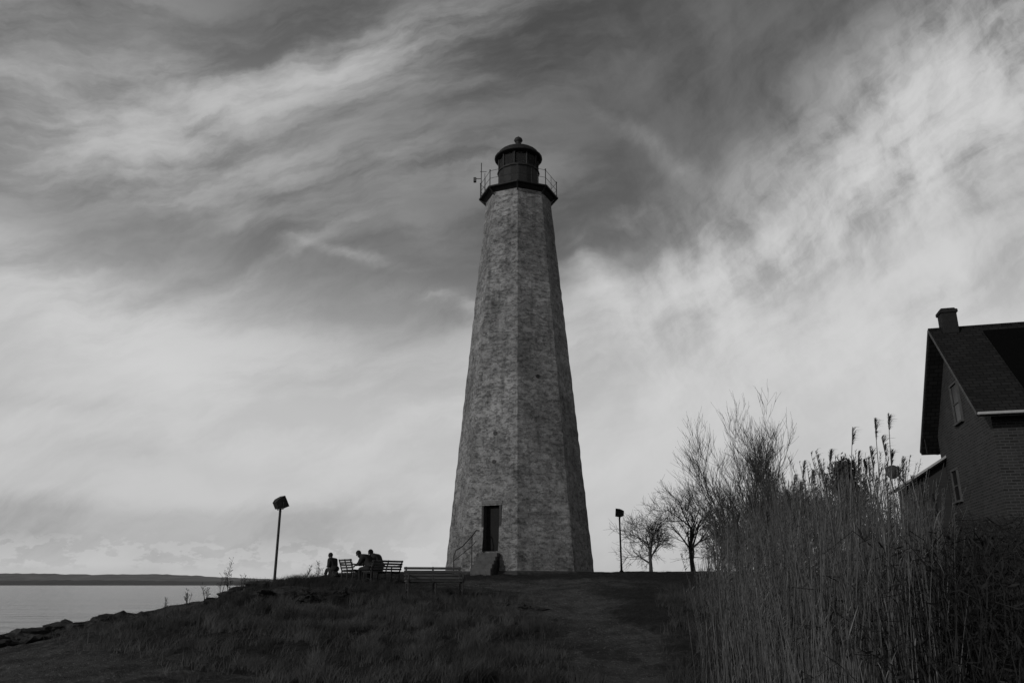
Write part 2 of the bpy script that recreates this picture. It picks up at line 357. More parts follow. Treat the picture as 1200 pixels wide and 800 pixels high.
m.box(L(0,apo(3.0)-.3,3.08),(1.02,.5,.1),M=DM); m.box(L(0,apo(.93)-.3,.88),(1.02,.55,.1),M=DM)
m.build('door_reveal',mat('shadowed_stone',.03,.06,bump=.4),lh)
m=MB(); m.box(L(0,apo(2)-.42,1.98),(.84,.06,2.1),M=DM)
dr=m.build('door',mat('dark_door',.008,.014),lh,bevel=.01)
m=MB(); m.box(L(-.28,apo(2)-.36,1.95),(.03,.05,.16),M=DM); m.build('handle',iron,dr)
m=MB()
m.box(L(0,apo(3.1)-.02,3.17),(1.1,.10,.15),M=DM); m.build('lintel',mat('lintel_stone',.10,.17,bump=.5),lh,bevel=.01)
# shallow stone steps straight up to the door
m=MB(); a=apo(.6)
for i in range(5): m.box(L(.0,a+.08+.11*(4-i)*.5+.0,.17*(i+1)*.5-.1),(1.02,.42+.22*(4-i),.17*(i+1)+.2),M=DM)
m.build('steps',mat('step_stone',.05,.10,scale=4,bump=.5),lh,bevel=.012)
m=MB()
rl=[L(.50,a+.1,1.86),L(.55,a+.32,1.86),L(.62,a+.6,1.6),L(.9,a+1.0,1.12),L(1.12,a+1.2,.95),L(1.2,a+1.25,.7),L(1.2,a+1.25,-.1)]
m.path(rl,.026); m.path([L(.62,a+.6,1.6),L(.62,a+.6,-.1)],.022); m.path([L(.55,a+.3,1.4),L(.62,a+.6,1.15),L(1.19,a+1.24,.5)],.016)
m.build('stair_railing',iron,lh)
# gallery
A0=R(-90)+ROT; zc=HT
m=MB(); m.lathe([(1.79,zc-.04),(1.9,zc+.02),(2.08,zc+.13),(2.0,zc+.17)],8,a0=A0)
m.build('cornice',darkpaint,lh)
m=MB(); m.lathe([(2.25,zc+.16),(2.27,zc+.22),(1.0,zc+.22)],8,a0=A0); m.build('gallery_deck',iron,lh)
zd=zc+.22
for i in range(8):
    t=A0+i*R(45); c=Vector((math.cos(t),math.sin(t),0)); m=MB()
    m.path([c*1.86+Vector((0,0,zc-.2)),c*2.0+Vector((0,0,zc-.02)),c*2.2+Vector((0,0,zc+.17))],[.025,.045,.035],6); m.build('bracket',iron,lh)
m=MB(); Rr=2.17
for i in range(8):
    t=A0+i*R(45); t2=A0+(i+1)*R(45); p=Vector((Rr*math.cos(t),Rr*math.sin(t),zd)); q=Vector((Rr*math.cos(t2),Rr*math.sin(t2),zd))
    for f in(0,.5):
        s=p.lerp(q,f); m.path([s,s+Vector((0,0,.95))],.026 if f==0 else .012,6)
        if f==0: m.ell(s+Vector((0,0,.98)),(.045,.045,.045),n=8,m=5)
    for hz in(.48,.94): m.path([p+Vector((0,0,hz)),q+Vector((0,0,hz))],.012,5)
m.build('gallery_railing',iron,lh)
m=MB(); m.lathe([(1.16,zd),(1.2,zd+.05),(1.16,zd+.1),(1.16,zd+1.5),(1.22,zd+1.53),(1.22,zd+1.6),(1.12,zd+1.6)],16); lr=m.build('lantern_room',darkpaint,lh)
m=MB(); NG=10
for i in range(NG):
    t=2*math.pi*i/NG+.1; p=Vector((1.13*math.cos(t),1.13*math.sin(t),zd+1.58)); m.path([p,p+Vector((0,0,.95))],.045,6)
m.lathe([(1.19,zd+1.585),(1.19,zd+1.64),(1.07,zd+1.64),(1.07,zd+1.585),(1.19,zd+1.585)],20)
m.f=m.f[:-2]
m.build('glazing_bars',iron,lr)
m=MB(); m.lathe([(1.10,zd+1.6),(1.10,zd+2.5)],NG,a0=.1)
m.f=m.f[:-2]; m.build('lantern_glass',glass,lr)
m=MB(); m.lathe([(.25,zd),(.25,zd+1.5),(.5,zd+1.6),(.56,zd+1.95),(.5,zd+2.2),(.25,zd+2.3),(.1,zd+2.5)],14); m.build('optic',mat('dull_lens',.015,.03,rough=.3),lr,smooth=True)
m=MB(); prof=[(1.05,zd+2.42),(1.28,zd+2.44),(1.38,zd+2.47),(1.38,zd+2.54),(1.25,zd+2.6)]
for i in range(1,10):
    t=i/10*math.pi/2; prof.append((1.2*math.cos(t)+.05,zd+2.6+.56*math.sin(t)))
prof+=[(.24,zd+3.2),(.17,zd+3.36)]
m.lathe(prof,24); dm=m.build('dome',darkpaint,lh,smooth=True)
m=MB(); m.lathe([(.16,zd+3.30),(.17,zd+3.54),(.12,zd+3.57),(.2,zd+3.63),(.26,zd+3.73),(.22,zd+3.84),(.12,zd+3.92),(.04,zd+3.96),(.015,zd+4.02)],14)
m.build('ventilator_ball',iron,lh,smooth=True)
m=MB(); px_=Vector((-2.12,-.3,zd)); m.path([px_,px_+Vector((0,0,2.1))],.024); m.path([px_+Vector((.2,.1,0)),px_+Vector((.2,.1,1.5))],.014)
m.path([px_+Vector((0,0,1.1)),px_+Vector((-.38,0,1.1))],.02); m.path([px_+Vector((-.08,0,1.55)),px_+Vector((.3,0,1.55))],.015)
an=m.build('antenna_mast',iron,lh)
m=MB(); m.box(px_+Vector((-.36,0,1.02)),(.16,.2,.26)); m.build('instrument_box',mat('grey_plastic',.08,.1),an,bevel=.015)
for (i,z,sz) in((1,9.4,.10),(0,6.5,.11),(0,5.1,.1)):
    fa_=R(-112.5)+ROT+(i*R(45)); q=Vector((math.cos(fa_),math.sin(fa_),0))*(apo(z)+.005)
    m=MB(); m.lathe([(sz,-.012),(sz,.012)],10); o=m.build('vent_hole',iron,lh); o.location=(q.x,q.y,z); o.rotation_euler=(R(90),0,fa_+R(90))
m=MB(); m.lathe([(RB+.2,-1.2),(RB+.17,-.04),(RB+.03,.05),(RB-.1,.07)],8,a0=A0); m.build('plinth',concrete,lh)

# ------------------------------------------------------------------ brick house
hb=bpy.data.materials.new('dark_brick'); hb.use_nodes=True; g=NT(hb.node_tree); b=hb.node_tree.nodes['Principled BSDF']; b.inputs['Roughness'].default_value=.9
ob=g.new('ShaderNodeTexCoord').outputs['Object']; sp=g.new('ShaderNodeSeparateXYZ'); g.put(sp.inputs[0],ob)
bt=g.new('ShaderNodeTexBrick'); g.put(bt.inputs['Vector'],g.xyz(g.m('ADD',sp.outputs[0],sp.outputs[1]),sp.outputs[2],0.0)); bt.inputs['Scale'].default_value=1
bt.inputs['Brick Width'].default_value=.3; bt.inputs['Row Height'].default_value=.105; bt.inputs['Mortar Size'].default_value=.013
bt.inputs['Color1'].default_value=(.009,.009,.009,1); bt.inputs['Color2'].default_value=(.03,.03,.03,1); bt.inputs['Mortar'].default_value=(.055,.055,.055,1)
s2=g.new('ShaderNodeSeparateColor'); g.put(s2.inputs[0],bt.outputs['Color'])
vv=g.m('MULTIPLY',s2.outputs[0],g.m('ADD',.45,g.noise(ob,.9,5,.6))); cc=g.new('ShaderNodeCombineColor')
for i in range(3): g.put(cc.inputs[i],vv)
g.put(b.inputs['Base Color'],cc.outputs[0])
bp=g.new('ShaderNodeBump'); bp.inputs['Strength'].default_value=.4; bp.inputs['Distance'].default_value=.02; bp.invert=True; g.put(bp.inputs['Height'],bt.outputs['Fac']); g.put(b.inputs['Normal'],bp.outputs[0])
shingle=bpy.data.materials.new('roof_shingles'); shingle.use_nodes=True; g=NT(shingle.node_tree); b=shingle.node_tree.nodes['Principled BSDF']; b.inputs['Roughness'].default_value=.95; b.inputs['Specular IOR Level'].default_value=.1
ob=g.new('ShaderNodeTexCoord').outputs['Object']; sp=g.new('ShaderNodeSeparateXYZ'); g.put(sp.inputs[0],ob)
bt=g.new('ShaderNodeTexBrick'); g.put(bt.inputs['Vector'],g.xyz(sp.outputs[0],g.m('MULTIPLY',sp.outputs[2],1.41),0.0)); bt.inputs['Scale'].default_value=1
bt.inputs['Brick Width'].default_value=.35; bt.inputs['Row Height'].default_value=.2; bt.inputs['Mortar Size'].default_value=.02
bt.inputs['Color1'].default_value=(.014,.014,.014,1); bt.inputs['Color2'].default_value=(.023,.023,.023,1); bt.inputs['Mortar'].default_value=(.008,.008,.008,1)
g.put(b.inputs['Base Color'],bt.outputs['Color'])
white=mat('weathered_white_trim',.3,.42,scale=4); greytrim=mat('grey_trim',.06,.1,scale=4); pane=mat('dark_window_glass',.008,.012,rough=.3,spec=.2)
e_=Vector((.966,-.257,0)); HA=math.atan2(e_.y,e_.x); HZ=-.3
hs=empty('brick_house',(17.1,28,HZ),HA,label='dark brick gabled house with a ridge chimney behind the reeds',cat='house')
W_,LEN=7.6,15.0; EZ=5.75-HZ; RZ_=10.15-HZ; ov=.7; yc=W_/2; slope=(RZ_-EZ)/(yc+ov)
def rz(y): return RZ_-abs(y-yc)*slope
wallpoly=[(0,-1),(W_,-1),(W_,rz(W_)-.12),(yc,RZ_-.12),(0,rz(0)-.12)]
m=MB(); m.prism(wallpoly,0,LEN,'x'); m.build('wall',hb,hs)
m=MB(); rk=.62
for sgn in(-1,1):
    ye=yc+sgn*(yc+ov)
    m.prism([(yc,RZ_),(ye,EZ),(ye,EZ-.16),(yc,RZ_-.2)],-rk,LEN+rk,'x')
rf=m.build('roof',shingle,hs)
chm=mat('sooty_brick',.01,.02,bump=.3)
m=MB(); m.box((.16,yc,RZ_+.2),(.6,.6,.95)); m.box((.16,yc,RZ_+.7),(.7,.7,.16)); m.box((.16,yc,RZ_+.81),(.56,.56,.08)); m.build('chimney',chm,rf,bevel=.03)
m=MB(); m.path([(-rk-.02,yc,RZ_+.03),(LEN+rk,yc,RZ_+.03)],.06); m.build('ridge_cap',shingle,rf)
for sgn in(-1,1):
    ye=yc+sgn*(yc+ov); m=MB()
    m.prism([(yc,RZ_+.02),(ye,EZ+.02),(ye,EZ-.07),(yc,RZ_-.07)],-rk-.05,-rk-.01,'x'); m.build('rake_board',greytrim,rf)
    m=MB(); m.box((LEN/2,ye+sgn*.06,EZ-.05),(LEN+2*rk,.12,.10)); m.build('gutter',white,rf,bevel=.02)
m=MB(); m.prism([(yc-.35-3.4,rz(yc-3.75)+.09),(yc-.35,rz(yc-.35)+.09),(yc-.35,rz(yc-.35)+.03),(yc-3.75,rz(yc-3.75)+.03)],1.3,7.2,'x')
m.build('roof_panel',mat('black_panel',.002,.003,rough=.7,spec=.05),rf)
def gable_window(y,z,wd,hg):
    f=MB(); t=.08
    f.box((-.03,y,z+hg/2),(.1,wd+2*t,t)); f.box((-.04,y,z-hg/2),(.16,wd+2*t+.1,t))
    for s in(-1,1): f.box((-.03,y+s*(wd/2+t/2),z),(.09,t,hg))
    f.box((-.02,y,z),(.06,wd,.05))
    o=f.build('window',greytrim,hs)
    p=MB(); p.box((-.008,y,z),(.03,wd-.01,hg-.01)); p.build('pane',pane,o)
gable_window(yc,7.0-HZ,.95,1.6)
gable_window(yc+1.9,3.9-HZ,.8,1.3)
y0,y1=6.7,9.4; pr=2.0; zt0,zt1=5.3-HZ,4.05-HZ
m=MB(); m.prism([(-pr,zt1),(0,zt0),(0,zt0-.14),(-pr,zt1-.14)],y0,y1,'y'); po=m.build('porch_roof',shingle,hs)
m=MB(); m.prism([(-pr-.03,zt1+.02),(-.02,zt0+.02),(-.02,zt0-.08),(-pr-.03,zt1-.08)],y0-.05,y0-.01,'y'); m.build('rake_board',white,po)
m=MB(); m.prism([(-pr+.35,-1),(-.01,-1),(-.01,zt0-.16),(-pr+.35,zt1+.02)],y0+.3,y1-.3,'y'); m.build('porch_wall',mat('grey_clapboard',.02,.04,stretch=(.2,.2,8)),hs)
m=MB(); m.box((-.8,y0+.285,2.9),(.5,.04,1.0)); o=m.build('window',greytrim,hs); p=MB(); p.box((-.8,y0+.27,2.9),(.4,.03,.88)); p.build('pane',pane,o)
m=MB(); m.path([(-.15,W_-.3,EZ-.3),(-.6,W_-.3,EZ-.25),(-.62,W_-.3,EZ+.4)],.02); m.build('roof_aerial',iron,hs)
dp=at(1045,553,36.0)
sdh=empty('satellite_dish',(dp.x+.45,dp.y,dp.z-.75),0,label='small round satellite dish on a bent mast beside the house porch roof',cat='satellite dish')
m=MB(); m.path([(.55,0,-.35),(.2,0,0),(0,0,.35),(-.2,.02,.72)],.028); m.build('mast',iron,sdh)
m=MB(); rot=Matrix.Rotation(R(-78),4,'X')@Matrix.Rotation(R(8),4,'Y')
vs=[];fs=[];nn=18
for j in range(5):
    r=.29*j/4
    for i in range(nn): t=2*math.pi*i/nn; vs.append(rot@Vector((r*math.cos(t),r*math.sin(t)*1.08,-.1+.9*r*r))+Vector((-.45,-.08,.75)))
for j in range(4):
    for i in range(nn): fs.append((j*nn+i,j*nn+(i+1)%nn,(j+1)*nn+(i+1)%nn,(j+1)*nn+i))
m.add(vs,fs); m.build('dish',mat('grey_dish',.05,.08),sdh,smooth=True)
m=MB(); m.path([(-.45,-.05,.5),(-.47,-.35,.6),(-.46,-.42,.72)],.012); m.box((-.46,-.42,.76),(.06,.09,.06)); m.build('feed_arm',iron,sdh)

# ------------------------------------------------------------------ flood lamps on poles
def flood(name,loc,H,rz,tilt,label,sc=1.0):
    t=empty(name,loc,rz,label=label,cat='lamp',group='floodlights on poles beside the lighthouse')
    m=MB(); m.lathe([(.11,-.3),(.11,.03),(.065,.06),(.05,.5),(.045,H-.32),(.05,H-.3),(.03,H-.2)],10); m.build('pole',iron,t)
    m=MB(); m.path([(-.21*sc,0,H+.02),(-.21*sc,0,H-.2*sc),(.21*sc,0,H-.2*sc),(.21*sc,0,H+.02)],.014); m.build('bracket',iron,t)
    M=Matrix.Rotation(tilt,4,'X')
    def T(p): return M@(Vector(p)*sc)+Vector((0,0,H))
    m=MB(); vs=[]
    for (y,w,h) in((-.19,.13,.11),(-.06,.18,.17),(.14,.19,.18)):
        for sx_,sz in((-1,-1),(1,-1),(1,1),(-1,1)): vs.append(T((sx_*w,y,sz*h)))
    fs=[(0,3,2,1)]+[(j*4+i,j*4+(i+1)%4,(j+1)*4+(i+1)%4,(j+1)*4+i) for j in(0,1) for i in range(4)]+[(8,9,10,11)]
    m.add(vs,fs)
    hd=m.build('lamp_housing',darkpaint,t)
    m=MB(); m.add([T((-.165,.146,-.145)),T((.165,.146,-.145)),T((.165,.146,.145)),T((-.165,.146,.145))],[(0,1,2,3)]); m.build('lamp_glass',mat('floodlight_glass',.06,.08,rough=.2,spec=.5),hd)
    return t
p=at(321,687,30.5); flood('flood_lamp',(p.x,p.y,Z(p.x,p.y)),3.12,R(-50),R(28),'black floodlight on a pole on the shore side of the benches, tilted upward',1.2)
p=at(728.5,672,45); flood('flood_lamp',(p.x,p.y,Z(p.x,p.y)),3.12,R(70),R(5),'black floodlight on a slim pole between the tower and the bare trees',1.2)

# ------------------------------------------------------------------ benches
wood=mat('weathered_bench_slats',.035,.10,scale=14,stretch=(.3,3,3),bump=.3)
def make_bench(label,loc,rz,W=1.8):
    t=empty('park_bench',loc,rz,label=label,cat='bench',group='slatted park benches near the lighthouse')
    m=MB()
    for i in range(5): m.box((0,-.16+.1*i,.44+.006*abs(i-2)),(W,.075,.035))
    m.build('seat',wood,t,bevel=.006)
    m=MB()
    for i in range(4): m.box((0,-.235-.03*i,.54+.1*i),(W,.03,.075),M=Matrix.Rotation(R(14),4,'X'))
    m.build('backrest',wood,t,bevel=.006)
    for s in(-1,0,1):
        x=s*(W/2-.07); m=MB()
        m.path([(x,.27,-.05),(x,.26,.2),(x,.24,.41)],.028); m.path([(x,-.24,-.05),(x,-.2,.2),(x,-.2,.42),(x,-.27,.62),(x,-.36,.88)],.028)
        m.path([(x,.25,.4),(x,-.2,.4)],.026); m.path([(x,.25,.12),(x,0,.2),(x,-.23,.12)],.018)
        m.build('leg',iron,t)
        if s:
            m=MB(); m.path([(x,.24,.4),(x,.29,.52),(x,.27,.62),(x,.16,.67),(x,0,.66),(x,-.29,.68)],.028); m.build('armrest',iron,t)
    return t
def onground(px,Y): d=ray(px,690); x=d.x/d.y*Y; return x
bx=onground(509,26); make_bench('nearest slatted park bench, empty, standing left of the tower steps',(bx,26,Z(bx,26)+.05),R(180+16),1.85)
b2=(onground(447,33),33.0); B2R=R(50)
make_bench('park bench carrying the two huddled people',(b2[0],b2[1],Z(*b2)-.0),B2R,1.6)
b3=(onground(411,34.6),34.6)
make_bench('slatted park bench between the lone sitter and the huddled pair',(b3[0],b3[1],Z(*b3)-.04),R(-52),1.15)

# ------------------------------------------------------------------ people
def skin_mesh(verts,edges,rad_,root=0,sub=2):
    me=bpy.data.meshes.new('tmp'); me.from_pydata(verts,edges,[]); o=bpy.data.objects.new('tmp',me); C.objects.link(o)
    md=o.modifiers.new('s','SKIN'); md.use_smooth_shade=True
    for i,r in enumerate(rad_):
        sv=me.skin_vertices[0].data[i]; sv.radius=(r,r) if not isinstance(r,tuple) else r; sv.use_root=(i==root)
    sb=o.modifiers.new('u','SUBSURF'); sb.levels=sub
    dg=bpy.context.evaluated_depsgraph_get(); ev=o.evaluated_get(dg); m2=ev.to_mesh()
    vs=[v.co.copy() for v in m2.vertices]; fs=[tuple(p.vertices) for p in m2.polygons]; ev.to_mesh_clear()
    bpy.data.objects.remove(o); return vs,fs
jacket=mat('dark_jacket',.01,.02,scale=9); trous=mat('dark_trousers',.012,.022,scale=9); skinm=mat('skin_tone',.05,.08,scale=5); hairm=mat('dark_hair',.008,.015,scale=30); shoe=mat('dark_shoes',.02,.03)
def person(label,loc,rz,J,hood=False,bulk=1.25):
    t=empty('person',loc,rz,label=label,cat='person')
    names=['pelvis','waist','chest','neck','chin','crown','shl','elbl','wrl','shr','elbr','wrr','hipl','knl','anl','tol','hipr','knr','anr','tor']
    B=bulk
    rad_=[.16*B,(.17*B,.14*B),(.18*B,.15*B),.08,.082,.09,.095*B,.068*B,.04,.095*B,.068*B,.04,.12,.085,.058,.045,.12,.085,.058,.045]
    ed=[(0,1),(1,2),(2,3),(3,4),(4,5),(2,6),(6,7),(7,8),(2,9),(9,10),(10,11),(0,12),(12,13),(13,14),(14,15),(0,16),(16,17),(17,18),(18,19)]
    vs,fs=skin_mesh([J[n] for n in names],ed,rad_)
    m=MB(); m.add(vs,fs)
    for s in('l','r'):
        wv=Vector(J['wr'+s]); ev=Vector(J['elb'+s]); d=(wv-ev).normalized(); side=d.cross(Vector((0,0,1))).normalized(); up=side.cross(d)
        m.ell(wv+d*.055,(.042,.052,.022),M=Matrix([[side.x,d.x,up.x],[side.y,d.y,up.y],[side.z,d.z,up.z]]),n=10,m=6)
        for i,ln in enumerate((.07,.08,.075,.06)):
            b0=wv+d*.09+side*(-.03+.02*i); m.path([b0,b0+d*ln*.5-up*.01,b0+d*ln*.8-up*.035,b0+d*ln*.85-up*.055],[.009,.0085,.008,.006],6)
        b0=wv+d*.03-side*.035; m.path([b0,b0-side*.02+d*.03,b0-side*.02+d*.06-up*.01],[.011,.01,.007],6)
    hc=(Vector(J['chin'])+Vector(J['crown']))/2; hd=(Vector(J['crown'])-Vector(J['chin'])).normalized(); xx=Vector((1,0,0)); fw=hd.cross(xx).normalized()
    if fw.y<0: fw=-fw
    m.ell(hc+fw*.1,(.014,.02,.022),n=8,m=5)
    for s in(-1,1): m.ell(hc+xx*s*.095-fw*.005,(.012,.02,.03),n=8,m=5); m.ell(hc+xx*s*.033+fw*.088+hd*.02,(.012,.01,.008),n=6,m=4)
    m.ell(hc+fw*.088-hd*.055,(.024,.01,.007),n=8,m=4)
    o=m.build('body',jacket,t,smooth=True); me=o.data
    for mm in(trous,skinm,shoe): me.materials.append(mm)
    hands=[Vector(J['wrl']),Vector(J['wrr'])]; nk=Vector(J['neck'])
    segs=[(Vector(J['hip'+s]),Vector(J['kn'+s])) for s in'lr']+[(Vector(J['kn'+s]),Vector(J['an'+s])) for s in'lr']
    def dseg(p,a,b):
        q=(b-a); tt=max(0,min(1,(p-a).dot(q)/q.length_squared)); return (p-a-q*tt).length
    for p in me.polygons:
        c=p.center
        if (c-hc).length<.17 and (c-nk).dot(hd)>.0: p.material_index=2
        elif min((c-h_).length for h_ in hands)<.02 or any((c-(h_+(h_-Vector(J['elb'+s])).normalized()*.09)).length<.1 for h_,s in zip(hands,'lr')): p.material_index=2
        elif min((c-Vector(J['to'+s])).length for s in'lr')<.13 or min((c-Vector(J['an'+s])).length for s in'lr')<.06: p.material_index=3
        elif min(dseg(c,a,b) for a,b in segs)<.12 and (c-Vector(J['waist'])).length>.19: p.material_index=1
    m=MB(); m.ell(hc-fw*.022+hd*.02,(.103,.108,.112),M=Matrix([[xx.x,fw.x,hd.x],[xx.y,fw.y,hd.y],[xx.z,fw.z,hd.z]]))
    m.build('hair',hairm,t,smooth=True)
    m=MB(); m.ell(Vector(J['waist'])*.45+Vector(J['pelvis'])*.55,(.23,.2,.15),n=14); m.build('jacket',jacket,t,smooth=True)
    m=MB(); m.ell(nk+hd*.0,(.14,.14,.09) if hood else (.1,.09,.06)); m.build('hood' if hood else 'collar',jacket,t,smooth=True)
    return t
def seated(lean,head,arms):
    s=.44; J={}
    J['pelvis']=(0,-.02,s+.13); J['waist']=(0,.03+lean*.14,s+.33); J['chest']=(0,.02+lean*.38,s+.55-lean*.1); J['neck']=(0,.03+lean*.56,s+.74-lean*.22)
    nx_=Vector(J['neck']); J['chin']=tuple(nx_+Vector((0,.03+head*.07,.09-head*.035))); J['crown']=tuple(nx_+Vector((0,.03+head*.13,.19-head*.06)))
    for q,x in(('l',-1),('r',1)):
        c=Vector(J['chest']); J['sh'+q]=tuple(c+Vector((x*.19,.0,.07)))
        if arms=='knees': J['elb'+q]=(x*.23,c.y+.12,s+.27); J['wr'+q]=(x*.09,c.y+.33,s+.22)
        else: J['elb'+q]=(x*.25,c.y+.02,s+.24); J['wr'+q]=(x*.12,c.y+.27,s+.2)
        J['hip'+q]=(x*.1,.02,s+.09); J['kn'+q]=(x*.13,.47,s+.08); J['an'+q]=(x*.12,.44,.09); J['to'+q]=(x*.14,.6,.045)
    return J
def bpt(b,rz,lx,ly):
    return (b[0]+lx*math.cos(rz)-ly*math.sin(rz),b[1]+lx*math.sin(rz)+ly*math.cos(rz))
zb=Z(*b2)+.03
q=bpt(b2,B2R,-.54,-.0); person('person in dark coat hunched forward on the bench, the left of the huddled pair',(q[0],q[1],zb),B2R+R(26),seated(.8,1.0,'knees'),True,1.35)
q=bpt(b2,B2R,-.1,-.02); person('person in dark jacket on the bench, the right of the huddled pair',(q[0],q[1],zb),B2R+R(26),seated(.6,.8,'knees'),True,1.42)
def low(J):
    J=dict(J)
    for n in J: J[n]=(J[n][0],J[n][1],J[n][2]-.24)
    for q,x in(('l',-1),('r',1)):
        J['kn'+q]=(x*.13,.34,.42); J['an'+q]=(x*.12,.44,.06); J['to'+q]=(x*.13,.58,.03); J['elb'+q]=(x*.25,.14,.5); J['wr'+q]=(x*.10,.32,.52)
    return J
lp=(onground(391,36.0),36.0); LPZ=Z(*lp)-.08
person('lone person in dark clothes sitting low on a boulder at the left of the benches',(lp[0],lp[1],LPZ),R(60),low(seated(.4,.3,'lap')),False,1.15)

# ------------------------------------------------------------------ rocks
rockm=mat('dark_shore_rock',.008,.03,scale=3,detail=8,bump=.9,bscale=7)
def rock(x,y,s,label,seed,dz=0,group='dark rocks along the shore edge'):
    me=bpy.data.meshes.new('rock'); bm=bmesh.new(); bmesh.ops.create_icosphere(bm,subdivisions=4,radius=1)
    for v in bm.verts:
        n=mnoise.noise(v.co*1.2+Vector((seed*7.1,0,0)))*.7+mnoise.noise(v.co*3+Vector((0,seed*3.3,0)))*.38+mnoise.noise(v.co*8+Vector((0,seed,0)))*.14
        v.co*=1+n; v.co.x*=s[0]; v.co.y*=s[1]; v.co.z*=s[2]
    bm.to_mesh(me); bm.free(); me.materials.append(rockm)
    o=bpy.data.objects.new('rock',me); C.objects.link(o); o.location=(x,y,Z(x,y)+s[2]*.12+dz); o.rotation_euler=(0,0,seed*1.7); return tag(o,label,'rock',group)
rock(lp[0],lp[1]+.02,(.3,.28,.2),'low boulder under the lone seated person',50,-.06,None)
ordn=['first','second','third','fourth','fifth','sixth','seventh','eighth','ninth','tenth','eleventh','twelfth','thirteenth','fourteenth','fifteenth','sixteenth','seventeenth','eighteenth','nineteenth','twentieth','twenty-first','twenty-second','twenty-third','twenty-fourth']+['twenty-'+q for q in('fifth','sixth','seventh','eighth','ninth')]+['thirtieth']+['thirty-'+q for q in('first','second','third','fourth','fifth','sixth','seventh','eighth','ninth')]
rp=[(2,24.6,.9),(26,25.0,.7),(46,25.5,.85),(70,25.9,.65),(90,26.3,.8),(108,26.4,.6),(124,26.6,.75),(142,26.9,.8),(160,27.2,.6),(174,27.5,.6),(192,27.8,.46),(210,28.0,.5),(226,28.2,.4),(242,28.3,.5),(258,28.4,.42),(272,28.4,.48),(286,28.2,.42),(300,28.0,.4)]
for i,(px,Yv,s) in enumerate(rp):
    x=onground(px,Yv); rock(x,Yv,(s*1.15,s*.8,s*.40),f'dark jagged rock on the shore skyline, {ordn[i]} from the left edge of the photo',i+1)
for i,(px,Yv,s) in enumerate([(298,26.4,.42),(318,26.2,.5),(340,26.1,.6),(362,26.0,.44),(384,26.1,.5),(404,26.3,.36)]):
    x=onground(px,Yv); rock(x,Yv,(s*1.2,s*.6,s*.42),f'dark rock in the raised lip below the left floodlight, {ordn[i]} from the left',i+70,0,'rocks in the lip below the left floodlight')
for i,(px,py,s) in enumerate([(578,706,.5),(606,709,.42),(634,711,.3),(555,702,.28)]):
    d=ray(px,py); Yv=24.2; x=d.x/d.y*Yv; rock(x,Yv,(s,s*.5,s*.2),['longest flat grey stone beside the path below the tower','flat stone just right of the longest flat stone by the path','smallest flat stone at the right end of the row by the path','flat stone at the left end of the row by the path'][i],i+30,-.03,'flat stones beside the path')

# ------------------------------------------------------------------ grass (stuff)
rs=np.random.RandomState(5)
def grass(name,N,xr,yr,h,keep,label,m,wd=.007,tuft=0):
    x=rs.uniform(*xr,N*3); y=rs.uniform(*yr,N*3)
    if tuft:
        c=rs.randint(0,N//tuft,N*3); cx=rs.uniform(*xr,N//tuft); cy=rs.uniform(*yr,N//tuft); x=cx[c]+rs.normal(0,.09,N*3); y=cy[c]+rs.normal(0,.09,N*3)
    pr_=keep(x,y); sel=rs.rand(N*3)<pr_; x=x[sel][:N]; y=y[sel][:N]; n=len(x)
    cl=.5+.5*smooth_noise(x,y,2.3,11)*1.6+.25*smooth_noise(x,y,7,12); H=h*np.clip(.35+cl,.2,1.6)*rs.uniform(.5,1.2,n)
    a=rs.rand(n)*6.283; ln=rs.uniform(.1,.8,n)*H; base=np.stack([x,y,zt(x,y)-.02],-1)
    dr=np.stack([np.cos(a)*ln+.12*H,np.sin(a)*ln,np.zeros(n)],-1)
    K=4; P=np.zeros((n,K,3)); Wv=np.zeros((n,K,3)); b_=rs.rand(n)*6.283; wx=np.stack([np.cos(b_),np.sin(b_)*.4,np.zeros(n)],-1)
    for j in range(K):
        t=j/(K-1); P[:,j]=base+dr*t**1.8+np.stack([np.zeros(n),np.zeros(n),H*(t-.22*t*t)],-1)
        Wv[:,j]=wx*(wd*(1-t*.85))
    V,Q=ribbons(P,Wv); o=np_mesh(name,V,Q,m); tag(o,label,'grass',kind='stuff'); return o
def kp(x,y):
    v=1-bare_f(x,y)*1.35+.4*smooth_noise(x,y,2.2,31); v=v*(x>-13.5); return np.clip(v,0,1)
gmat=mat('winter_grass',.008,.095,scale=.9,detail=5); gmat2=mat('short_dark_turf',.012,.035,scale=1.5)
grass('grass',62000,(-13,2.0),(13.5,26.5),.36,lambda x,y:kp(x,y)*(.12+.88*(smooth_noise(x,y,1.3,21)>-.1)),'rough tufted winter grass on the bank below the benches',gmat,.007,45)
grass('turf',45000,(-10,9),(20,40),.12,lambda x,y:kp(x,y),'short dark turf around the tower foot',gmat2,.006)
grass('scrub',14000,(-10,-3.6),(25.6,29.5),.36,lambda x,y:np.exp(-((x+7)/3)**4)*.9,'dark matted scrub on the raised lip under the left floodlight',gmat2,.008,40)
grass('grass_fringe',9000,(1.8,6),(13,30),.4,lambda x,y:np.clip(1-abs(x-(3.5+(y-14)*.17))/1.1,0,1),'tufts of grass along the foot of the reed bed',gmat,.007,30)

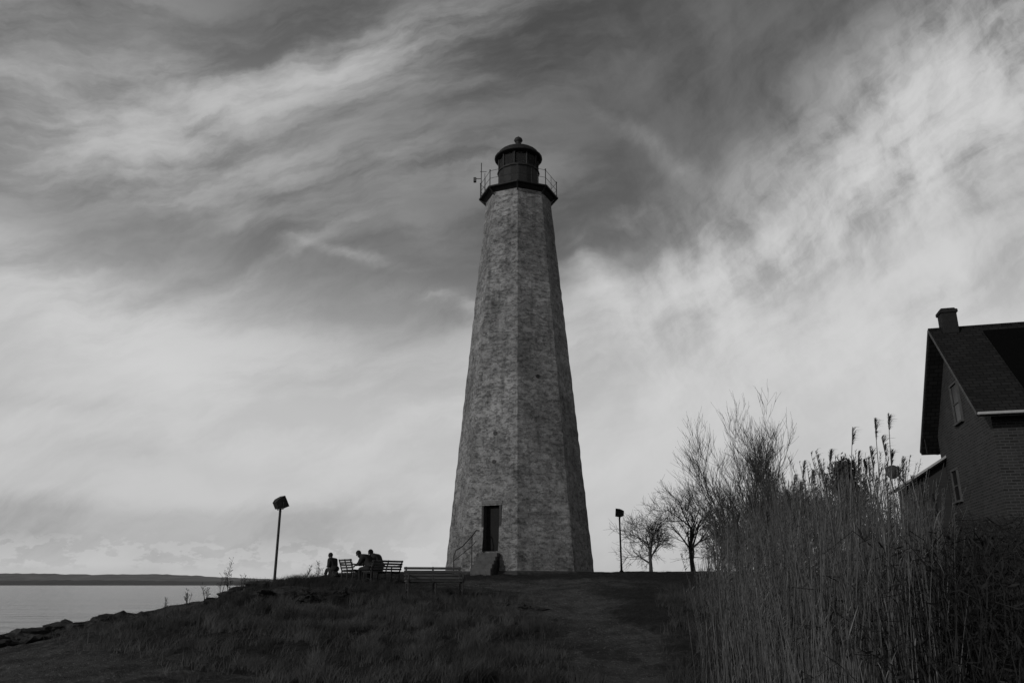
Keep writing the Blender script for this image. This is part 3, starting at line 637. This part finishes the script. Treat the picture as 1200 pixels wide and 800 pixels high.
# ------------------------------------------------------------------ weeds on the skyline
weedm=mat('dry_weed',.02,.05)
weedp=[(196,28.0,.7),(222,28.6,.8),(243,28.4,.9),(258,28.6,1.45),(268,28.8,.9),(284,28.6,.7),(358,29.5,.7),(371,29.8,.85),(379,30.2,.6)]
for i,(px,Yv,h) in enumerate(weedp):
    x=onground(px,Yv); rg=random.Random(100+i); s_=MB()
    for j in range(6):
        a=rg.random()*6.28; l=rg.uniform(.5,1)*h; tip=Vector((math.cos(a)*.22*l,math.sin(a)*.22*l,l)); mid=tip*.5+Vector((0,0,.06)); s_.path([(0,0,-.05),mid,tip],[.008,.006,.003],4)
        for q in range(8):
            f=rg.uniform(.45,1); p=mid.lerp(tip,(f-.45)/.55); e=p+Vector((rg.uniform(-.1,.1),rg.uniform(-.1,.1),rg.uniform(.03,.12)))*h; s_.path([p,p.lerp(e,.7),e],[.003,.004,.011],4)
    o=s_.build('weed',weedm); o.location=(x,Yv,Z(x,Yv)); o.rotation_euler[2]=rg.random()*6
    tag(o,f'dry branching weed against the sky left of the benches, {ordn[i]} from the left','weed','dry weeds on the skyline')

# ------------------------------------------------------------------ trees
bark=mat('dark_bark',.025,.06,scale=8,bump=.5)
def rdir(rg,d,ang):
    a=d.orthogonal().normalized(); a.rotate(Matrix.Rotation(rg.uniform(0,6.283),3,d)) ; return (d*math.cos(ang)+a*math.sin(ang)).normalized()
def bare_tree(loc,H,spread,label,seed,stems=1,lev=4,kids=(7,6,6,4),up=.25,cat='tree',group='leafless trees beyond the reeds',trunkf=.3,name='bare_tree',r0=None,tw=.006,sf=.5,tl0=.52,tilt=.4,wob=.17,sw=.3):
    rg=random.Random(seed); t=empty(name,loc,0,label=label,cat=cat,group=group); tr=MB(); cr=MB()
    r0=r0 or H*.022
    def grow(p,d,l,r,lv):
        n=4 if lv<2 else 3; pts=[p]; rads=[r]; cur=p; dd=d
        for i in range(n):
            dd=(dd+Vector((rg.uniform(-1,1),rg.uniform(-1,1),rg.uniform(-.6,1)))*wob+Vector((0,0,up*.25))).normalized(); cur=cur+dd*l/n; pts.append(cur); rads.append(max(tw*.6,r*(1-.62*(i+1)/n)))
        (tr if lv<2 else cr).path(pts,rads,6 if lv==0 else (5 if lv==1 else 3))
        if lv>=lev: return
        for c in range(kids[lv]):
            f=rg.uniform(trunkf if lv==0 else .25,1.0); i=min(int(f*n),n-1); q=pts[i].lerp(pts[i+1],f*n-i); ddl=(pts[i+1]-pts[i]).normalized()
            grow(q,rdir(rg,ddl,rg.uniform(.4,.95)*spread),l*rg.uniform(sf,.78)*(1.0 if lv else .95),max(tw,rads[i]*.55),lv+1)
    for s in range(stems):
        d=Vector((0,0,1)) if stems==1 else Vector((rg.uniform(-tilt,tilt),rg.uniform(-tilt,tilt),1)).normalized()
        b=Vector((0,0,-.1)) if stems==1 else Vector((rg.uniform(-sw,sw),rg.uniform(-sw,sw),-.1))
        grow(b,d,H*tl0*rg.uniform(.85,1.05),r0*(1 if stems==1 else .6),0)
    tr.build('trunk',bark,t); cr.build('crown',bark,t)
    return t
def tp(px,Yv): x=onground(px,Yv); return (x,Yv,Z(x,Yv))
bare_tree(tp(764,56),4.5,1.15,'small round leafless tree nearest the right floodlight',11,kids=(12,6,5,3),up=.12,trunkf=.2,tw=.011,sf=.64,r0=.15)
bare_tree(tp(814,47),5.4,1.1,'leafless tree with a crooked trunk just right of the small round one',29,kids=(10,6,5,4),up=.10,tw=.009,trunkf=.28,sf=.58,r0=.15)
bare_tree(tp(896,33),5.9,.55,'tallest leafless tree, rising above the reeds left of the house',61,stems=5,kids=(7,6,5,3),up=.35,tw=.0065,tilt=.16,wob=.16,tl0=.56,sf=.42,sw=.7)
bare_tree(tp(868,36),4.3,.65,'leafless sapling cluster left of the tallest bare tree',37,stems=4,kids=(6,5,5,3),up=.3,tw=.007,tilt=.2,wob=.18,sw=.6)
bare_tree(tp(938,30),4.2,.75,'leafless shrub just right of the tallest bare tree',41,stems=5,kids=(6,5,5,3),up=.3,tw=.007,tilt=.3,wob=.2,sw=.5)
bare_tree(tp(968,31),4.2,.75,'leafless shrub left of the dark evergreen',43,stems=5,kids=(6,5,5,3),up=.3,tw=.007,tilt=.3,wob=.2,sw=.5)
bare_tree(tp(886,27),2.7,.9,'low tangled shrub behind the left end of the reed bed',47,stems=5,kids=(6,5,5,3),up=.2,tw=.006,wob=.25)
bare_tree(tp(846,42),3.0,1.0,'low leafless scrub just right of the crooked tree',53,stems=5,kids=(6,5,4,3),up=.1,tw=.009,wob=.25)
def evergreen(loc,H,Rr_,label,seed,n=6200):
    t=empty('evergreen_tree',loc,0,label=label,cat='tree'); m=MB(); m.path([(0,0,-.1),(.05,0,H*.5),(0,0,H*.93)],[.12,.08,.02]); 
    rg=random.Random(seed); tips=[]
    for i in range(46):
        h=rg.uniform(.15,.96)*H; a=rg.random()*6.28; l=Rr_*(1.05-(h/H)**1.6)*rg.uniform(.55,1.15); e=Vector((math.cos(a)*l,math.sin(a)*l,h+l*.35)); m.path([(0,0,h),e*.5+Vector((0,0,h*.5)),e],[.03,.02,.008],4); tips.append((Vector((0,0,h)),e))
    m.build('trunk',bark,t)
    P=[];Wv=[]; r2=np.random.RandomState(seed)
    for a_,b_ in tips:
        for q in range(n//46):
            f=r2.uniform(.25,1.05); c=np.array(a_.lerp(b_,f))+r2.normal(0,.13,3); d=r2.normal(0,1,3)+np.array([0,0,.5]); d/=np.linalg.norm(d); wv=np.cross(d,r2.normal(0,1,3)); wv=wv/np.linalg.norm(wv)*.024
            P.append([c,c+d*.07,c+d*.15]); Wv.append([wv*.6,wv,wv*.2])
    V,Q=ribbons(np.array(P),np.array(Wv)); o=np_mesh('crown',V,Q,mat('evergreen_needles',.008,.022)); o.parent=t
evergreen(tp(1006,28),4.35,1.5,'dark bushy evergreen between the bare shrubs and the brick house',5)

# ------------------------------------------------------------------ reeds
reedm=mat('dry_reed',.035,.21,scale=3.2,detail=3,stretch=(4,4,.3)); plumem=mat('reed_plume',.04,.10,scale=6)
brm=mat('dark_bramble',.008,.03,scale=2)
def pxof(x,y): return 600+F*x/y*1.03
def reed_region(x,y):
    xl=2.75+(y-13)*.205; d_=(x-xl+.35*smooth_noise(x*0,y,2.0,9))
    return rs.rand(len(x))<np.clip(d_/1.1,0,1)
def reed_mesh(x,y,H,seed,leaves=5,plume=.3):
    r=np.random.RandomState(seed); n=len(x); base=np.stack([x,y,zt(x,y)-.05],-1); K=6
    lx=r.normal(.03,.11,n)*H; ly=r.normal(0,.09,n)*H
    P=np.zeros((n,K,3)); parts=[]
    for j in range(K):
        t=j/(K-1); P[:,j]=base+np.stack([lx*t**1.4,ly*t**1.4,H*t*(1-.02*t)],-1)
    for o in((1,.0),(0,1.)):
        Wv=np.zeros((n,K,3)); 
        for j in range(K): Wv[:,j]=np.array([o[0],o[1],0])*(.0056*(1-.6*j/(K-1)))
        parts.append(ribbons(P,Wv))
    m_=n*leaves; idx=np.repeat(np.arange(n),leaves); t=r.uniform(.15,.9,m_); j=np.minimum((t*(K-1)).astype(int),K-2); f=(t*(K-1)-j)[:,None]
    b0=P[idx,j]*(1-f)+P[idx,j+1]*f; a=r.uniform(0,6.283,m_); l=r.uniform(.18,.5,m_); dx=np.stack([np.cos(a)+.35,np.sin(a),np.zeros(m_)],-1)
    KL=5; PL=np.zeros((m_,KL,3)); WL=np.zeros((m_,KL,3)); dro=r.uniform(.0,1.3,m_)
    sidev=np.stack([-np.sin(a),np.cos(a),np.zeros(m_)],-1)
    for q in range(KL):
        s=q/(KL-1); PL[:,q]=b0+dx*(l*s*.4)[:,None]+np.stack([np.zeros(m_),np.zeros(m_),l*(s*.85-dro*s*s)],-1)
        WL[:,q]=sidev*(.0055*math.sin(math.pi*(.15+.83*s)))
    parts.append(ribbons(PL,WL))
    pi=np.where(r.rand(n)<plume)[0]; pn=20; m_=len(pi)*pn
    if m_:
        idx=np.repeat(pi,pn); top=P[idx,-1]; dn=(P[idx,-2]-P[idx,-1]); dn/=np.linalg.norm(dn,axis=1)[:,None]; s0=r.uniform(0,.26,m_)[:,None]; b0=top+dn*s0; a=r.uniform(0,6.283,m_); l=r.uniform(.05,.14,m_)
        PP=np.zeros((m_,3,3)); WW=np.zeros((m_,3,3)); dv=np.stack([np.cos(a)*.4+.35,np.sin(a)*.4,np.full(m_,.8)],-1)
        for q in range(3): s=q/2; PP[:,q]=b0+dv*(l*s)[:,None]-np.array([0,0,1])*(l*s*s*.5)[:,None]; WW[:,q]=np.stack([-np.sin(a),np.cos(a),np.zeros(m_)],-1)*(.005*(1-.7*s))
        parts.append(ribbons(PP,WW))
    return join(parts)
def scatter(N,xr,yr,fn):
    x=rs.uniform(*xr,N*5); y=rs.uniform(*yr,N*5); s=fn(x,y); return x[s][:N],y[s][:N]
parts=[]
def inreed(x,y): return reed_region(x,y)&(pxof(x,y)<1095)
TX=[780,805,840,880,920,950,980,1020,1060,1095]; TY=[712,672,628,600,580,562,550,550,568,598]
def Hof(x,y,lo,hi,cap=3.6):
    top=(684-np.interp(pxof(x,y),TX,TY))/F*y*1.02-zt(x,y)
    u=rs.rand(len(x)); return np.clip(top,.6,cap)*(lo+(hi-lo)*u**.75)
x,y=scatter(1250,(2.7,9),(8.0,14.5),inreed); parts.append(reed_mesh(x,y,Hof(x,y,.5,1.08),1,2,.6))
x,y=scatter(1300,(3.0,13),(14.5,27),inreed); parts.append(reed_mesh(x,y,Hof(x,y,.55,1.08,3.3),2,2,.5))
V,Q=join(parts); tag(np_mesh('reeds',V,Q,reedm),'dense bed of dry pale reeds filling the right foreground','reeds',kind='stuff')
tall=[(836,606,13),(852,592,13),(866,600,12.7),(874,584,12.5),(890,588,12),(898,600,12),(906,572,12),(921,576,11),(931,556,10.5),(938,566,10.3),(943,541,10),(951,552,9.8),(959,540,9.6),(966,555,9.6),(974,528,9.4),(981,548,9.3),(986,536,9.3),(999,503,9),(1006,530,9.1),(1012,540,9.2),(1019,524,9),(1025,492,8.8),(1033,512,8.8),(1041,487,8.7),(1046,528,8.9),(1051,548,9),(1058,536,9),(1067,558,9.4),(1078,566,9.4),(1092,580,9.5)]
for i,(px,py,Yv) in enumerate(tall):
    rg=random.Random(i+60); top=at(px,py,Yv); bx=top.x-rg.uniform(-.3,.55); by=Yv+rg.uniform(-.2,.2); bz=Z(bx,by)-.05; hh=top.z-bz
    t=empty('tall_reed',(bx,by,bz),0,label=f'tall feathery-plumed reed standing above the reed bed, {ordn[i]} from the left',cat='reed',group='tall plumed reeds above the reed bed')
    off=Vector((top.x-bx,top.y-by,hh)); pts=[Vector((off.x*f**1.6,off.y*f**1.6,hh*f)) for f in(0,.25,.5,.75,.9,1)]
    m=MB(); m.path(pts,[.007,.007,.0062,.0052,.0045,.003],5); m.build('stem',reedm,t)
    P=[];Wv=[]; pl=rg.uniform(.16,.28)/hh; bendx=rg.uniform(.04,.13)
    for q in range(120):
        f=rg.random(); u=1-pl*f; b0=Vector((off.x*u**1.6,off.y*u**1.6,hh*u)); wd_=math.sin(math.pi*min(1,f*.9+.08)); a=rg.random()*6.28; l=rg.uniform(.03,.14)*(.35+wd_); dv=Vector((math.cos(a)*.38+bendx*4,math.sin(a)*.38,.8)); sv=Vector((-math.sin(a),math.cos(a),0))*.0034
        P.append([b0,b0+dv*l*.5,b0+dv*l-Vector((0,0,l*.4))]); Wv.append([sv*.6,sv,sv*.4])
    V,Q=ribbons(np.array([[list(v) for v in r_] for r_ in P]),np.array([[list(v) for v in r_] for r_ in Wv])); o=np_mesh('plume',V,Q,plumem); o.parent=t
    P=[];Wv=[]
    for q in range(4):
        f=rg.uniform(.3,.8); b0=Vector((off.x*f**1.6,off.y*f**1.6,hh*f)); a=rg.random()*6.28; l=rg.uniform(.25,.45); r_=[];w_=[]
        for s in range(5):
            u=s/4; r_.append(list(b0+Vector((math.cos(a)+.3,math.sin(a),0))*l*.5*u+Vector((0,0,l*(.8*u-.8*u*u))))); w_.append(list(Vector((-math.sin(a),math.cos(a),0))*.006*math.sin(math.pi*(.15+.83*u))))
        P.append(r_);Wv.append(w_)
    V,Q=ribbons(np.array(P),np.array(Wv)); o=np_mesh('leaves',V,Q,reedm); o.parent=t
def bramble(name,N,xr,yr,htop,label,seed):
    r=np.random.RandomState(seed); x=r.uniform(*xr,N); y=r.uniform(*yr,N); ok=pxof(x,y)>1015+40*r.rand(N); x=x[ok];y=y[ok]; n=len(x)
    h=htop*r.uniform(.45,1.0,n)*np.interp(pxof(x,y),[1030,1120,1250],[.7,.92,1.0]); a=r.uniform(0,6.283,n); l=r.uniform(.3,1.3,n); K=8; P=np.zeros((n,K,3)); Wv=np.zeros((n,K,3)); b_=np.stack([x,y,zt(x,y)],-1); wig=r.normal(0,.06,(n,K,3))
    for j in range(K):
        t=j/(K-1); P[:,j]=b_+np.stack([np.cos(a)*l*t,np.sin(a)*l*t,h*(2.1*t-1.25*t*t)],-1)+wig[:,j]*t
        Wv[:,j]=np.stack([-np.sin(a),np.cos(a),np.zeros(n)],-1)*.006*(1-.5*t)+np.array([0,0,.003])
    parts=[ribbons(P,Wv)]
    m_=n*14; idx=np.repeat(np.arange(n),14); t=r.uniform(.15,1,m_); j=np.minimum((t*(K-1)).astype(int),K-2); f=(t*(K-1)-j)[:,None]; b0=P[idx,j]*(1-f)+P[idx,j+1]*f
    d=r.normal(0,1,(m_,3)); d/=np.linalg.norm(d,axis=1)[:,None]; s=np.cross(d,r.normal(0,1,(m_,3))); s/=np.linalg.norm(s,axis=1)[:,None]; ll=r.uniform(.04,.16,m_)[:,None]
    leaf=(r.rand(m_)<.3)[:,None]; wv=np.where(leaf,.013,.003)
    PP=np.stack([b0,b0+d*ll*.5,b0+d*ll],1); WW=np.stack([s*wv*.4,s*wv,s*wv*.15],1); parts.append(ribbons(PP,WW))
    V,Q=join(parts); return tag(np_mesh(name,V,Q,brm),label,'brambles',kind='stuff')
bramble('brambles',4800,(3.6,11.5),(7.6,14),2.62,'dark tangled brambles filling the lower right corner in front of the house',3)
bramble('thicket',2600,(9,18),(14,25),3.1,'dark thicket between the brambles and the house wall',4)
print('done')
